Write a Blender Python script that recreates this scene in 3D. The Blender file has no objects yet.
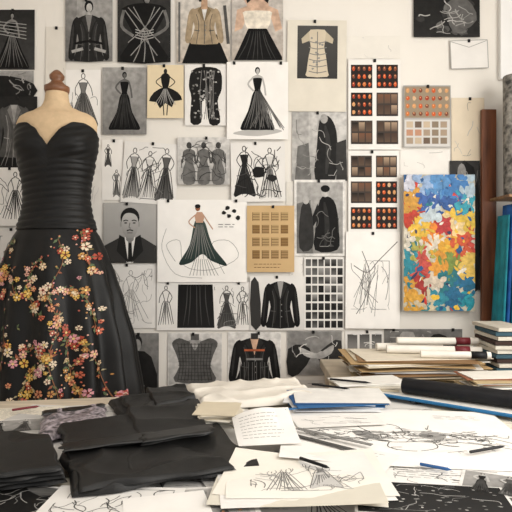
import bpy, math, random
from mathutils import Vector, Matrix, noise
R=random.Random(7)
F=560.0; CZ=1.25; WY=2.78; TZ=0.75
S=WY/F
def WX(px): return (px-256)*S
def WZ(py): return CZ-(py-256)*S
def T(px,py,h=0):
    d=F*(CZ-TZ-h)/(py-256.0); return Vector(((px-256)*d/F,d,TZ+h))
def lin(c): return c/12.92 if c<=0.04045 else ((c+0.055)/1.055)**2.4
def C(c):
    if isinstance(c,(int,float)):
        v=lin(max(0,min(1,c))); return (v,v*0.965,v*0.91,1)
    if isinstance(c,tuple): return c
    c=c.lstrip('#'); return tuple(lin(int(c[i:i+2],16)/255) for i in (0,2,4))+(1,)
# ---------------------------------------------------------------- materials
def nodes(name):
    m=bpy.data.materials.new(name); m.use_nodes=True
    nt=m.node_tree; b=nt.nodes['Principled BSDF']; return m,nt,b
def M(name,col,rough=.6,nz=.15,scale=8,bump=0,bscale=200,metal=0,sheen=0,stretch=None,spec=.4):
    m,nt,b=nodes(name); c=C(col)
    tc=nt.nodes.new('ShaderNodeTexCoord'); mp=nt.nodes.new('ShaderNodeMapping')
    if stretch: mp.inputs['Scale'].default_value=stretch
    nt.links.new(tc.outputs['Object'],mp.inputs['Vector'])
    n=nt.nodes.new('ShaderNodeTexNoise'); n.inputs['Scale'].default_value=scale; n.inputs['Detail'].default_value=5
    nt.links.new(mp.outputs[0],n.inputs['Vector'])
    r=nt.nodes.new('ShaderNodeValToRGB')
    r.color_ramp.elements[0].position=.35; r.color_ramp.elements[1].position=.65
    r.color_ramp.elements[0].color=tuple(x*(1-nz) for x in c[:3])+(1,)
    r.color_ramp.elements[1].color=tuple(min(1,x*(1+nz)) for x in c[:3])+(1,)
    nt.links.new(n.outputs['Fac'],r.inputs['Fac']); nt.links.new(r.outputs['Color'],b.inputs['Base Color'])
    b.inputs['Roughness'].default_value=rough; b.inputs['Metallic'].default_value=metal; b.inputs['Specular IOR Level'].default_value=spec
    if sheen: b.inputs['Sheen Weight'].default_value=sheen
    if bump:
        n2=nt.nodes.new('ShaderNodeTexNoise'); n2.inputs['Scale'].default_value=bscale
        nt.links.new(tc.outputs['Object'],n2.inputs['Vector'])
        bp=nt.nodes.new('ShaderNodeBump'); bp.inputs['Strength'].default_value=bump; bp.inputs['Distance'].default_value=.002
        nt.links.new(n2.outputs['Fac'],bp.inputs['Height']); nt.links.new(bp.outputs[0],b.inputs['Normal'])
    return m
def MA(name,rough,lo,hi,scale,bump=0,spec=.3):
    m,nt,b=nodes(name)
    at=nt.nodes.new('ShaderNodeAttribute'); at.attribute_name='Col'
    tc=nt.nodes.new('ShaderNodeTexCoord')
    n=nt.nodes.new('ShaderNodeTexNoise'); n.inputs['Scale'].default_value=scale; n.inputs['Detail'].default_value=6
    nt.links.new(tc.outputs['Object'],n.inputs['Vector'])
    mr=nt.nodes.new('ShaderNodeMapRange'); mr.inputs['From Min'].default_value=.3; mr.inputs['From Max'].default_value=.7
    mr.inputs['To Min'].default_value=lo; mr.inputs['To Max'].default_value=hi
    nt.links.new(n.outputs['Fac'],mr.inputs['Value'])
    mx=nt.nodes.new('ShaderNodeVectorMath'); mx.operation='SCALE'
    nt.links.new(at.outputs['Color'],mx.inputs[0]); nt.links.new(mr.outputs[0],mx.inputs['Scale'])
    nt.links.new(mx.outputs[0],b.inputs['Base Color']); b.inputs['Roughness'].default_value=rough
    b.inputs['Specular IOR Level'].default_value=spec
    if bump:
        bp=nt.nodes.new('ShaderNodeBump'); bp.inputs['Strength'].default_value=bump; bp.inputs['Distance'].default_value=.003
        nt.links.new(n.outputs['Fac'],bp.inputs['Height']); nt.links.new(bp.outputs[0],b.inputs['Normal'])
    return m
m_paper=MA('paper_ink',.8,.95,1.03,14,0,.2)
m_photo=MA('photo_print',.6,.74,1.24,34,0,.15)
m_paint=MA('oil_paint',.5,.75,1.2,60,.6)
m_thread=MA('embroidery_thread',.6,.8,1.2,150,.4)
m_stack=MA('paper_stack',.75,.92,1.04,20)
m_black=M('black_satin_cloth',.09,.4,.3,10,.15,350,spec=.45)
m_blackw=M('black_wool',.085,.52,.35,14,.35,420,spec=.36)
m_gown=M('black_gown_fabric',.065,.5,.3,10,.15,300,spec=.25)
m_linen=M('dress_form_linen','#cbb08c',.85,.06,40,.4,500)
m_wood=M('walnut_wood','#6b4029',.5,.4,6,.2,60,stretch=(6,6,.6))
m_darkwood=M('dark_turned_wood','#7a5238',.4,.25,12)
m_wall=M('painted_wall_plaster','#e0dbd2',.9,.03,3,.15,60)
m_floor=M('oak_floor','#a58460',.5,.25,4,.1,40,stretch=(1,8,1))
m_ceil=M('ceiling_paint','#f1efec',.9,.02,3)
m_white=M('white_trim_paint','#ecebe8',.6,.02,5)
m_table=M('table_pale_wood','#c9bba6',.5,.12,5,.1,60,stretch=(1,8,1))
m_cream=M('cream_canvas','#dcd5c9',.85,.06,12,.3,200)
m_metal=M('brushed_metal','#8c8c8c',.35,.1,20,metal=1)
m_rollw=M('white_paper_roll','#e3ddd2',.7,.05,20)
m_rolld=M('black_paper_roll','#121215',.55,.3,20,.2,200,spec=.3)
m_red=M('dark_red_cap','#6d2028',.5,.1,20)
# ---------------------------------------------------------------- mesh helpers
def link(ob,parent=None):
    bpy.context.scene.collection.objects.link(ob)
    if parent: ob.parent=parent
    return ob
def mesh(name,V,Fs,mat,smooth=False,parent=None,cols=None):
    me=bpy.data.meshes.new(name); me.from_pydata([tuple(v) for v in V],[],Fs)
    if cols:
        ca=me.color_attributes.new('Col','FLOAT_COLOR','POINT')
        for i,c in enumerate(cols): ca.data[i].color=c
    me.materials.append(mat)
    if smooth:
        for p in me.polygons: p.use_smooth=True
    me.update(); return link(bpy.data.objects.new(name,me),parent)
def empty(name,loc=(0,0,0)):
    e=bpy.data.objects.new(name,None); link(e); return e
def boxm(name,x0,x1,y0,y1,z0,z1,mat,parent=None,bevel=.003):
    V=[(x,y,z) for x in (x0,x1) for y in (y0,y1) for z in (z0,z1)]
    Fs=[(0,1,3,2),(4,6,7,5),(0,4,5,1),(2,3,7,6),(0,2,6,4),(1,5,7,3)]
    ob=mesh(name,V,Fs,mat,parent=parent)
    if bevel:
        b=ob.modifiers.new('b','BEVEL'); b.width=bevel; b.segments=2
    return ob
def prism(name,pts,z0,z1,mat,parent=None):
    n=len(pts); V=[(x,y,z0) for x,y in pts]+[(x,y,z1) for x,y in pts]
    Fs=[tuple(range(n-1,-1,-1)),tuple(range(n,2*n))]+[(i,(i+1)%n,n+(i+1)%n,n+i) for i in range(n)]
    ob=mesh(name,V,Fs,mat,parent=parent); b=ob.modifiers.new('b','BEVEL'); b.width=.004; b.segments=2; return ob
def rings(name,rs,mat,n=48,parent=None,capb=True,capt=True):
    V=[];Fs=[]
    for (cx,cy,z,rx,ry) in rs:
        for i in range(n):
            a=2*math.pi*i/n; V.append((cx+rx*math.cos(a),cy+ry*math.sin(a),z))
    for j in range(len(rs)-1):
        for i in range(n):
            k=(i+1)%n; Fs.append((j*n+i,j*n+k,(j+1)*n+k,(j+1)*n+i))
    if capb: Fs.append(tuple(range(n-1,-1,-1)))
    if capt: Fs.append(tuple((len(rs)-1)*n+i for i in range(n)))
    return mesh(name,V,Fs,mat,True,parent)
def tube(name,p0,p1,r,mat,parent=None,n=28,prof=None):
    p0=Vector(p0);p1=Vector(p1);d=(p1-p0);L=d.length;d.normalize()
    u=d.cross(Vector((0,0,1)));
    if u.length<.01: u=Vector((1,0,0))
    u.normalize(); w=d.cross(u)
    prof=prof or [(.02,.35),(0,.4),(0,.7),(.004,.74),(0,.8),(0,.97),(.003,1),(L/2,1.0),(L-.003,1),(L,.97),(L,.8),(L-.004,.74),(L,.7),(L,.4),(L-.02,.35)]
    V=[];Fs=[]
    for t,k in prof:
        for i in range(n):
            a=2*math.pi*i/n; V.append(p0+d*t+(u*math.cos(a)+w*math.sin(a))*r*k)
    for j in range(len(prof)-1):
        for i in range(n):
            q=(i+1)%n; Fs.append((j*n+i,j*n+q,(j+1)*n+q,(j+1)*n+i))
    Fs.append(tuple(range(n))); Fs.append(tuple((len(prof)-1)*n+i for i in range(n)))
    return mesh(name,V,Fs,mat,True,parent)
def interp(tab,x):
    if x<=tab[0][0]: return tab[0][1]
    for (a,b),(c,d) in zip(tab,tab[1:]):
        if x<=c:
            t=(x-a)/(c-a); t=t*t*(3-2*t)*.4+t*.6
            return b+(d-b)*t
    return tab[-1][1]
def sm(pts,k=5,closed=True):
    n=len(pts);out=[]
    rng=range(n) if closed else range(n-1)
    for i in rng:
        g=lambda j: pts[j%n] if closed else pts[max(0,min(n-1,j))]
        p0,p1,p2,p3=g(i-1),g(i),g(i+1),g(i+2)
        for s in range(k):
            t=s/k
            out.append(tuple(.5*((2*p1[m])+(-p0[m]+p2[m])*t+(2*p0[m]-5*p1[m]+4*p2[m]-p3[m])*t*t+(-p0[m]+3*p1[m]-3*p2[m]+p3[m])*t**3) for m in (0,1)))
    if not closed: out.append(tuple(pts[-1]))
    return out
# ---------------------------------------------------------------- flat artwork builder
class Art:
    def __init__(s,fr=(0,0,1,1)):
        s.V=[];s.F=[];s.C=[];s.l=0;s.fr=fr;s.full=fr
    def P(s,p):
        x0,y0,x1,y1=s.fr; return (x0+(x1-x0)*p[0],y0+(y1-y0)*p[1])
    def asp(s): return (s.fr[2]-s.fr[0])/(s.fr[3]-s.fr[1])
    def up(s,k=1): s.l+=k
    def poly(s,pts,c,c2=None,smooth=0,bump=True):
        if smooth: pts=sm(pts,smooth)
        if bump: s.l+=1
        b=len(s.V); c=C(c); c2=C(c2) if c2 is not None else c
        ys=[p[1] for p in pts]; lo,hi=min(ys),max(ys)
        for p in pts:
            q=s.P(p); s.V.append((q[0],q[1],s.l)); t=(p[1]-lo)/max(1e-6,hi-lo)
            s.C.append(tuple(c[i]*(1-t)+c2[i]*t for i in range(4)))
        s.F.append(tuple(range(b,b+len(pts))))
    def rect(s,x0,y0,x1,y1,c,c2=None,bump=True): s.poly([(x0,y0),(x1,y0),(x1,y1),(x0,y1)],c,c2,0,bump)
    def grid(s,n,mm,c):
        b=len(s.V)
        for j in range(mm+1):
            for i in range(n+1):
                q=s.P((i/n,j/mm)); s.V.append((q[0],q[1],s.l)); s.C.append(C(c))
        for j in range(mm):
            for i in range(n):
                a=b+j*(n+1)+i; s.F.append((a,a+1,a+n+2,a+n+1))
    def blob(s,cx,cy,rx,ry,c,n=12,j=0,bump=True,c2=None):
        s.poly([(cx+rx*math.cos(2*math.pi*i/n)*(1+j*R.uniform(-1,1)),cy+ry*math.sin(2*math.pi*i/n)*(1+j*R.uniform(-1,1))) for i in range(n)],c,c2,0,bump)
    def line(s,pts,w,c,smooth=4,lay=0,taper=False):
        if smooth and len(pts)>2: pts=sm(pts,smooth,False)
        q=[s.P(p) for p in pts]; b=len(s.V); col=C(c); n=len(q)
        for i in range(n):
            a=q[max(0,i-1)];d=q[min(n-1,i+1)]; dx,dy=d[0]-a[0],d[1]-a[1]; L=math.hypot(dx,dy) or 1
            ww=w/2*(1 if not taper else .25+math.sin(math.pi*(i+.5)/n))
            nx,ny=-dy/L*ww,dx/L*ww
            s.V.append((q[i][0]+nx,q[i][1]+ny,s.l+.5+lay)); s.V.append((q[i][0]-nx,q[i][1]-ny,s.l+.5+lay)); s.C+= [col,col]
        for i in range(n-1): s.F.append((b+2*i,b+2*i+1,b+2*i+3,b+2*i+2))
    def box3(s,c,size,rot,col,shear=0):
        b=len(s.V);ca,sa=math.cos(rot),math.sin(rot)
        for x in (-.5,.5):
            for y in (-.5,.5):
                for z in (-.5,.5):
                    X,Y=x*size[0]+shear*z,y*size[1]
                    s.V.append((c[0]+X*ca-Y*sa,c[1]+X*sa+Y*ca,c[2]+z*size[2])); s.C.append(C(col))
        for f in [(0,1,3,2),(4,6,7,5),(0,4,5,1),(2,3,7,6),(0,2,6,4),(1,5,7,3)]: s.F.append(tuple(b+i for i in f))
    def build(s,name,mapf,mat,parent=None,smooth=False):
        return mesh(name,[mapf(*v) for v in s.V],s.F,mat,smooth,parent,s.C)
ident=lambda x,y,z:(x,y,z)
def prof(cx,pts): return [(cx-w,v) for w,v in pts]+[(cx+w,v) for w,v in reversed(pts)]
def folds(a,cx,v0,w0,v1,w1,n,c,w=.8):
    for i in range(n):
        t=(i+.5)/n*2-1+R.uniform(-.08,.08)
        a.line([(cx+t*w0,v0),(cx+t*(w0*.6+w1*.4)*.9,v0+(v1-v0)*.45),(cx+t*w1*.97,v1)],w,c,3,taper=True)
def lighter(c,k):
    return c+k if isinstance(c,(int,float)) else tuple(min(1,x*(1+k*2)) for x in C(c)[:3])+(1,)
def head(a,cx,cy,h,skin,hair,hat=False):
    rx=h*.5/a.asp()*.75
    a.blob(cx,cy,rx*1.2,h*.62,hair); a.blob(cx+.1*rx,cy+h*.12,rx*.8,h*.45,skin)
    a.poly([(cx-rx*.35,cy+h*.4),(cx+rx*.35,cy+h*.4),(cx+rx*.4,cy+h*.95),(cx-rx*.4,cy+h*.95)],skin,bump=False)
def gown(a,cx=.5,t=.06,b=.95,W=.3,d=.06,skin=.72,hair=.1,lite=.25,k=.6,hd=True):
    h=b-t;q=.5/a.asp()
    if hd: head(a,cx,t+.05*h,h*.09,skin,hair)
    a.line([(cx-.075*h*q*2,t+.165*h),(cx-.15*h*q*2,t+.27*h),(cx-.06*h*q*2,t+.38*h)],1.7,skin,lay=.3)
    a.line([(cx+.075*h*q*2,t+.165*h),(cx+.11*h*q*2,t+.3*h),(cx+.13*h*q*2,t+.45*h)],1.7,skin,lay=.3)
    a.poly(prof(cx,[(.02*h*q*2,t+.12*h),(.08*h*q*2,t+.15*h),(.065*h*q*2,t+.25*h),(.045*h*q*2,t+.35*h)]),skin)
    a.poly(prof(cx,[(.045*h*q*2,t+.17*h),(.072*h*q*2,t+.19*h),(.06*h*q*2,t+.27*h),(.045*h*q*2,t+.36*h),(.085*h*q*2,t+.45*h),(W*k,t+.7*h),(W,b-.02),(W*.5,b)]),d,None,3)
    folds(a,cx,t+.45*h,.04*h*q*2,b-.04,W*.9,4,lighter(d,.07),3)
    a.up(); folds(a,cx,t+.38*h,.04*h*q*2,b-.02,W,8,lite,.6)
def jacket(a,cx=.5,t=.1,b=.9,W=.36,c=.1,lap=.2,shirt=.8,sleeve=True,lite=.3):
    h=b-t
    if sleeve:
        for s in(-1,1):
            a.poly([(cx+s*W*.62,t+.06*h),(cx+s*W*.95,t+.14*h),(cx+s*W*1.12,t+.55*h),(cx+s*W*1.2,t+.92*h),(cx+s*W*.9,t+.95*h),(cx+s*W*.72,t+.5*h)],lighter(c,-.02) if isinstance(c,float) else c,None,3)
    a.poly(prof(cx,[(W*.2,t),(W*.55,t+.05*h),(W*.85,t+.12*h),(W*.74,t+.35*h),(W*.6,t+.55*h),(W*.8,t+.85*h),(W*.82,b)]),c,None,2)
    for s in (-1,1):
        a.line([(cx+s*W*.45,t+.15*h),(cx+s*W*.32,t+.5*h),(cx+s*W*.4,t+.9*h)],3.2,lighter(c,.06),taper=True)
        a.line([(cx+s*W*.9,t+.2*h),(cx+s*W*.98,t+.5*h),(cx+s*W*1.05,t+.85*h)],2,lighter(c,.07),taper=True)
    a.poly([(cx-W*.2,t),(cx+W*.2,t),(cx,t+.38*h)],shirt)
    for s in(-1,1):
        a.poly([(cx+s*W*.2,t-.01),(cx+s*W*.42,t+.1*h),(cx+s*W*.3,t+.2*h),(cx,t+.42*h)],lap)
        a.line([(cx+s*W*.3,t+.65*h),(cx+s*W*.62,t+.63*h)],.8,lite)
        a.line([(cx+s*W*.5,t+.2*h),(cx+s*W*.35,t+.5*h),(cx+s*W*.5,b)],.6,lite)
    a.line([(cx,t+.4*h),(cx,b)],.7,lite)
    for i in range(3): a.blob(cx+.02,t+(.5+.13*i)*h,.012,.012,lite+.2,8,bump=False)
def croquis(a,cx=.5,t=.05,b=.95,W=.3,c=.2,n=9,w=.7,fill=None,legs=False):
    h=b-t;q=1/a.asp()
    if fill is not None:
        a.poly(prof(cx,[(.05*h*q,t+.17*h),(.075*h*q,t+.2*h),(.045*h*q,t+.36*h),(W*.5,t+.6*h),(W,b),(W*.3,b-.03)]),fill,None,3)
    a.line([(cx+.035*h*q*math.cos(i*.7),t+.05*h+.05*h*math.sin(i*.7)) for i in range(10)],w,c,2)
    for s in(-1,1):
        a.line([(cx+s*.01*q,t+.11*h),(cx+s*.08*h*q,t+.15*h),(cx+s*.06*h*q,t+.25*h),(cx+s*.04*h*q,t+.36*h),(cx+s*.1*h*q,t+.48*h),(cx+s*W,b-R.uniform(0,.05))],w,c)
        a.line([(cx+s*.08*h*q,t+.15*h),(cx+s*.15*h*q,t+.28*h),(cx+s*R.uniform(.06,.2)*h*q,t+.42*h)],w,c)
        if legs: a.line([(cx+s*.04*h*q,t+.5*h),(cx+s*.05*h*q,t+.75*h),(cx+s*.03*h*q,b)],w,c)
    folds(a,cx,t+.37*h,.04*h*q,b-R.uniform(0,.04),W,n,c,w)
def scrib(a,n,c=.3,w=.5,x0=.08,y0=.08,x1=.92,y1=.92,L=.3):
    for _ in range(n):
        x,y=R.uniform(x0,x1),R.uniform(y0,y1);an=R.uniform(0,6.28);p=[]
        for k in range(5):
            p.append((min(x1,max(x0,x)),min(y1,max(y0,y)))); an+=R.uniform(-.8,.8); x+=math.cos(an)*L/4; y+=math.sin(an)*L/4
        a.line(p,w*R.uniform(.7,1.4),c if not isinstance(c,float) else c+R.uniform(-.1,.15),3)
def text(a,x0,y0,x1,n,dy,c=.35,w=.6):
    for i in range(n):
        x=x0;e=x1-R.uniform(0,.25)*(x1-x0)
        while x<e:
            l=R.uniform(.03,.09); a.line([(x,y0+i*dy),(min(e,x+l),y0+i*dy)],w,c,0); x+=l+.02
def thumbs(a,x0,y0,x1,y1,nx,ny,bg,dots,dot2=None,k=.3):
    a.rect(x0,y0,x1,y1,bg); a.up()
    w=(x1-x0)/nx;h=(y1-y0)/ny
    for j in range(ny):
        for i in range(nx):
            c=R.choice(dots); a.blob(x0+(i+.5)*w,y0+(j+.5)*h,w*k,h*k,c,8,.15,bump=False)
    a.up()
    for j in range(ny):
        for i in range(nx):
            a.blob(x0+(i+.45)*w,y0+(j+.4)*h,w*.1,h*.1,dot2 or '#e3a578',6,.2,bump=False)
ORG=['#b04a2c','#c4703c','#9c3c2b','#cc9866','#7a4836','#ccae8c','#c9592f']
GR=[.2,.35,.5,.65,.15]
def paper(name,x0,y0,x1,y1,base,draw,mat=None,z=0,rot=0,tilt=None,border=None,pin=True,full=False):
    a=Art((x0,y0,x1,y1))
    tilt=R.uniform(0,.02) if tilt is None else tilt
    a.rect(0,0,1,1,base)
    if border is not None:
        b=border; a.fr=(x0+b,y0+b,x1-b,y1-b)
    draw(a)
    a.fr=(x0,y0,x1,y1)
    if pin:
        l=a.l; a.l=l+2
        for px_ in ([.5] if x1-x0<60 else [.12,.88]):
            cx=px_+R.uniform(-.08,.08)*(x1-x0<60); w=1.2/(x1-x0); h=1.8/(y1-y0)
            b=len(a.V)
            for lay in (0,l+25):
                for dx,dy in((-w,-h*.6),(w,-h*.6),(w,h),(-w,h)):
                    q=a.P((cx+dx,.012+dy)); a.V.append((q[0],q[1],lay)); a.C.append(C(.12))
            for f in [(0,1,5,4),(1,2,6,5),(2,3,7,6),(3,0,4,7),(4,5,6,7)]: a.F.append(tuple(b+i for i in f))
    cx,cy=(x0+x1)/2,(y0+y1)/2;ca,sa=math.cos(math.radians(rot)),math.sin(math.radians(rot))
    def mp(x,y,l):
        X,Y=x-cx,y-cy; X,Y=X*ca-Y*sa,X*sa+Y*ca
        return (WX(cx+X),WY-.003-z*.006-l*.0002-tilt*(y-y0)*S,WZ(cy+Y))
    return a.build(name,mp,mat or m_paper)
PH='fashion_photograph'; SK='fashion_sketch'
W9=.92
# ================================================================= ROOM
XL,XR,YF,ZC=-2.3,1.75,-1.6,3.0
boxm('wall_back',XL,XR,WY,WY+.1,0,ZC,m_wall,bevel=0)
boxm('wall_left',XL-.1,XL,YF,WY+.1,0,ZC,m_wall,bevel=0)
wr=empty('wall_right')
for i,(y0,y1,z0,z1) in enumerate([(YF,-.6,0,ZC),(1.9,WY+.1,0,ZC),(-.6,1.9,0,.9),(-.6,1.9,2.6,ZC)]):
    boxm('panel_%d'%i,XR,XR+.1,y0,y1,z0,z1,m_wall,wr,0)
wn=empty('window_1')
for i,(y0,y1,z0,z1) in enumerate([(-.6,-.54,.9,2.6),(1.84,1.9,.9,2.6),(-.6,1.9,.9,.96),(-.6,1.9,2.54,2.6),(.62,.68,.9,2.6),(-.6,1.9,1.72,1.76)]):
    boxm('frame_%d'%i,XR+.02,XR+.08,y0,y1,z0,z1,m_white,wn,.004)
boxm('floor',XL,XR,YF,WY,-.1,0,m_floor,bevel=0)
boxm('ceiling',XL,XR,YF,WY+.1,ZC,ZC+.1,m_ceil,bevel=0)
boxm('baseboard_back',XL,XR,WY-.018,WY,0,.1,m_white)
boxm('baseboard_left',XL,XL+.018,YF,WY,0,.1,m_white)
boxm('trim_1',WX(498),WX(498)+.14,WY-.03,WY,2.12,ZC,m_white)
# ================================================================= WALL PAPERS
def d(a):
    a.rect(0,0,1,1,.14,.24); gown(a,.45,.05,.98,.42,.03,.5,.05,.4,hd=True); a.up()
    for i in range(5): a.line([(.1,.2+i*.05),(.8,.25+i*.06)],.8,.6)
paper(PH,-6,10,35,70,.16,d,m_photo)
def d(a):
    a.rect(0,0,1,1,.6,.35); a.poly([(0,.3),(.4,.2),(1,.5),(1,1),(0,1)],.1,None,2); scrib(a,12,.5,1)
paper(PH,-6,71,34,97,.5,d,m_photo,pin=False)
paper('blank_sheet',46,27,66,118,'#d9d3c8',lambda a:scrib(a,3,.7,.4),z=0)
def d(a):
    a.rect(0,0,1,1,.62,.46); a.poly([(0,0),(.25,0),(.2,1),(0,1)],.54,.38); head(a,.5,.12,.16,.7,.08); jacket(a,.5,.26,1.0,.36,.13,.19,.5,True,.32)
    a.up(2); a.line([(.2,.72),(.5,.68),(.8,.72)],2.2,.05)
    for s in(-1,1):a.line([(.5+s*.36,.85),(.5+s*.12,.8)],3,.6)
paper(PH,66,0,113,62,.5,d,m_photo,z=1)
def d(a):
    a.rect(0,0,1,1,.2,.12); head(a,.55,.02,.14,.5,.05); a.poly(prof(.5,[(.15,.1),(.42,.18),(.3,.42),(.2,.6),(.36,.8),(.42,1)]),.06,None,2); a.up()
    for (p,q) in [((.14,.2),(.75,.9)),((.2,.16),(.8,.7)),((.86,.2),(.25,.9)),((.8,.16),(.2,.7)),((.3,.15),(.6,.6)),((.7,.15),(.4,.6)),((.5,.5),(.5,1)),((.48,.55),(.3,1)),((.52,.55),(.7,1))]:
        a.line([p,((p[0]+q[0])/2+.02,(p[1]+q[1])/2+.03),q],.9,.55)
    for i in range(4): a.line([(.34,.5+i*.04),(.5,.53+i*.04),(.68,.5+i*.04)],.9,.66)
    a.line([(.12,.2),(.08,.45),(.3,.6)],3,.42); a.line([(.88,.2),(.94,.45),(.68,.6)],3,.42)
paper(PH,118,-2,171,63,.1,d,m_photo,z=1)
def d(a):
    a.rect(0,0,1,1,'#c9c3ba','#b8ada0'); a.poly([(.3,.55),(.75,.55),(.98,1),(.1,1)],.06); jacket(a,.52,.12,.7,.3,'#9c8a70','#7a694f',.8,True,.3)
    a.rect(.46,.0,.58,.16,'#b5957a'); a.up(); a.line([(.05,.05),(.05,.98)],2,.4);a.line([(.9,.1),(.97,.7)],3,.3)
paper(PH,177,0,230,64,.8,d,m_photo,z=1)
def d(a):
    a.rect(0,0,1,1,'#bdb6ae','#aba196')
    a.poly([(.2,.0),(.7,.0),(.72,.14),(.9,.2),(.98,.5),(.85,.55),(.75,.3),(.3,.3),(.2,.5),(.05,.55),(.1,.2),(.3,.14)],'#c3a48d')
    a.poly(prof(.5,[(.24,.22),(.27,.3),(.18,.52)]),'#d9d0c0',None,2)
    a.poly([(.32,.5),(.68,.5),(.98,.95),(.98,1),(.04,1)],.05); a.up(); folds(a,.5,.54,.15,1,.45,7,.22)
    a.poly([(.26,-.0),(.74,-.0),(.7,.1),(.62,.04),(.38,.04),(.3,.1)],.1)
paper(PH,232,-2,283,61,.8,d,m_photo,z=1)
def d(a):
    a.rect(.17,.06,.85,.64,.3,.22); a.fr=(296,26,338,80)
    for s in(-1,1): a.poly([(.5+s*.18,.1),(.5+s*.38,.25),(.5+s*.36,.34),(.5+s*.16,.28)],'#b9ad96')
    a.poly(prof(.5,[(.1,.08),(.2,.12),(.16,.4),(.2,.55),(.25,.85),(.24,.95)]),'#cabda6',None,2); a.up()
    for i in range(6): a.line([(.3+.0*i,.3+i*.11),(.5,.33+i*.11),(.72,.3+i*.11)],.9,.5)
    a.line([(.5,.12),(.5,.9)],.8,.45)
    for i in range(12): a.blob(R.uniform(.36,.64),R.uniform(.2,.85),.03,.02,.55,7,.2,bump=False)
paper(PH,287,21,346,112,'#d8d1c2',d,z=1,rot=.6)
def d(a):
    a.rect(0,0,1,1,.1,.14); 
    for i in range(16): a.blob(R.uniform(.1,.9),R.uniform(.15,.9),.07,.09,R.choice([.4,.3,.5,.2]),9,.3)
    a.poly([(.5,.2),(.8,.1),(.95,.6),(.6,.9)],.35,None,3); scrib(a,15,.55,.8)
paper(PH,413,-4,479,38,.12,d,m_photo,z=1)
def d(a):
    a.up(); a.line([(.02,.03),(.5,.25),(.98,.03)],.6,.6,0)
    for p in([(0,0),(1,0)],[(1,0),(1,1)],[(1,1),(0,1)],[(0,1),(0,0)]): a.line(p,.8,.65,0)
paper('envelope',450,41,487,69,.88,d,z=1,rot=-2)
# row 2
def d(a):
    a.rect(0,0,1,1,.13,.1); jacket(a,.5,.12,.85,.35,.3,.45,.6,True,.6); a.up(); folds(a,.5,.6,.1,.98,.35,6,.45)
paper(PH,-8,97,38,168,.16,d,m_photo,z=1)
paper(SK,66,70,101,145,W9,lambda a:(croquis(a,.5,.05,.75,.42,.25,8,.7,.45),a.up(),scrib(a,10,.4,.5,.1,.3,.9,.7)))
def d(a): a.rect(0,0,1,1,.6,.48); gown(a,.5,.07,.93,.36,.04,.35,.08,.2,.5)
paper(PH,103,68,147,135,.6,d,m_photo,z=1)
def d(a):
    a.blob(.5,.12,.05,.05,.15); a.poly(prof(.5,[(.02,.15),(.13,.22),(.08,.42),(.06,.46)]),.08,None,2)
    for s in(-1,1): a.line([(.5+s*.1,.22),(.5+s*.26,.32),(.5+s*.1,.42)],.9,.15); a.line([(.5+s*.06,.75),(.5+s*.04,.95)],1,.15)
    a.poly([(.44,.42),(.56,.42),(.85,.52),(.96,.66),(.75,.68),(.68,.8),(.5,.72),(.35,.82),(.25,.7),(.05,.68),(.18,.52)],.09,None,2); a.up(); folds(a,.5,.45,.05,.75,.36,9,.6,.5)
paper(SK,148,66,184,119,'#dccbaa',d,z=2)
def d(a):
    a.poly([(.18,.1),(.5,.04),(.86,.1),(.9,.4),(.8,.6),(.86,.95),(.6,.97),(.52,.6),(.42,.62),(.4,.95),(.14,.95),(.16,.55),(.1,.35)],.1,None,3)
    a.up()
    for i in range(70): a.blob(R.uniform(.17,.85),R.uniform(.1,.9),.028,.016,R.choice([.6,.45,.7,.3]),6,.35,bump=False)
    for i in range(9): x=R.uniform(.2,.8); a.line([(x,.1),(x+R.uniform(-.1,.1),.5),(x,.9)],.5,.5)
paper(PH,185,65,226,126,.88,d,z=1)
def d(a):
    a.poly([(.3,.88),(.1,.93),(.5,.96),(.9,.9),(.7,.86)],.7,None,3)
    gown(a,.5,.07,.88,.28,.06,.7,.1,.4,.55); a.up()
    for i in range(22):
        t=R.random(); a.line([(.52,.35),(.52+.2*t,.6),(.4+.5*t+R.uniform(-.05,.05),.82+R.uniform(-.04,.08))],.6,.4)
paper(SK,227,63,288,140,.92,d,z=2)
def contact(warm):
    def f(a):
        for j in range(3):
            y0=.06+j*.31
            for i,x0 in enumerate((.05,.54)):
                if (i,j) in warm: thumbs(a,x0,y0,x0+.41,y0+.26,4,3,'#2a2320',ORG)
                else:
                    a.rect(x0,y0,x0+.41,y0+.26,'#4a423c','#38312d'); a.up()
                    for u in range(3):
                        for v in range(2): a.rect(x0+.02+u*.13,y0+.02+v*.12,x0+.13+u*.13,y0+.12+v*.12,R.choice(['#1e1b19','#8a6f5a','#a89078','#4b3a30','#74503c']),'#5a4a3f',bump=False)
    return f
paper('contact_sheet',348,60,400,150,.9,contact({(0,0),(1,0),(0,1)}),z=1)
paper('contact_sheet',348,151,399,234,.9,contact({(1,1),(0,2),(1,2)}),z=1)
def d(a):
    a.rect(0,0,1,1,.6,.7); thumbs(a,.02,.02,.98,.52,7,4,'#94846f',ORG); 
    a.rect(.02,.55,.98,.98,.8); a.up()
    for i in range(5):
        for j in range(3): a.rect(.06+i*.18,.58+j*.13,.2+i*.18,.68+j*.13,R.choice(['#8a7a68','#6f5e50','#b98b70','#c0ad94','#a4917c']),bump=False)
paper(PH,403,86,450,148,.8,d,z=1)
paper('fabric_swatch_sheet',451,98,484,161,'#d4c6af',lambda a:(a.up(),scrib(a,8,.55,.5)),z=0)
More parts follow.
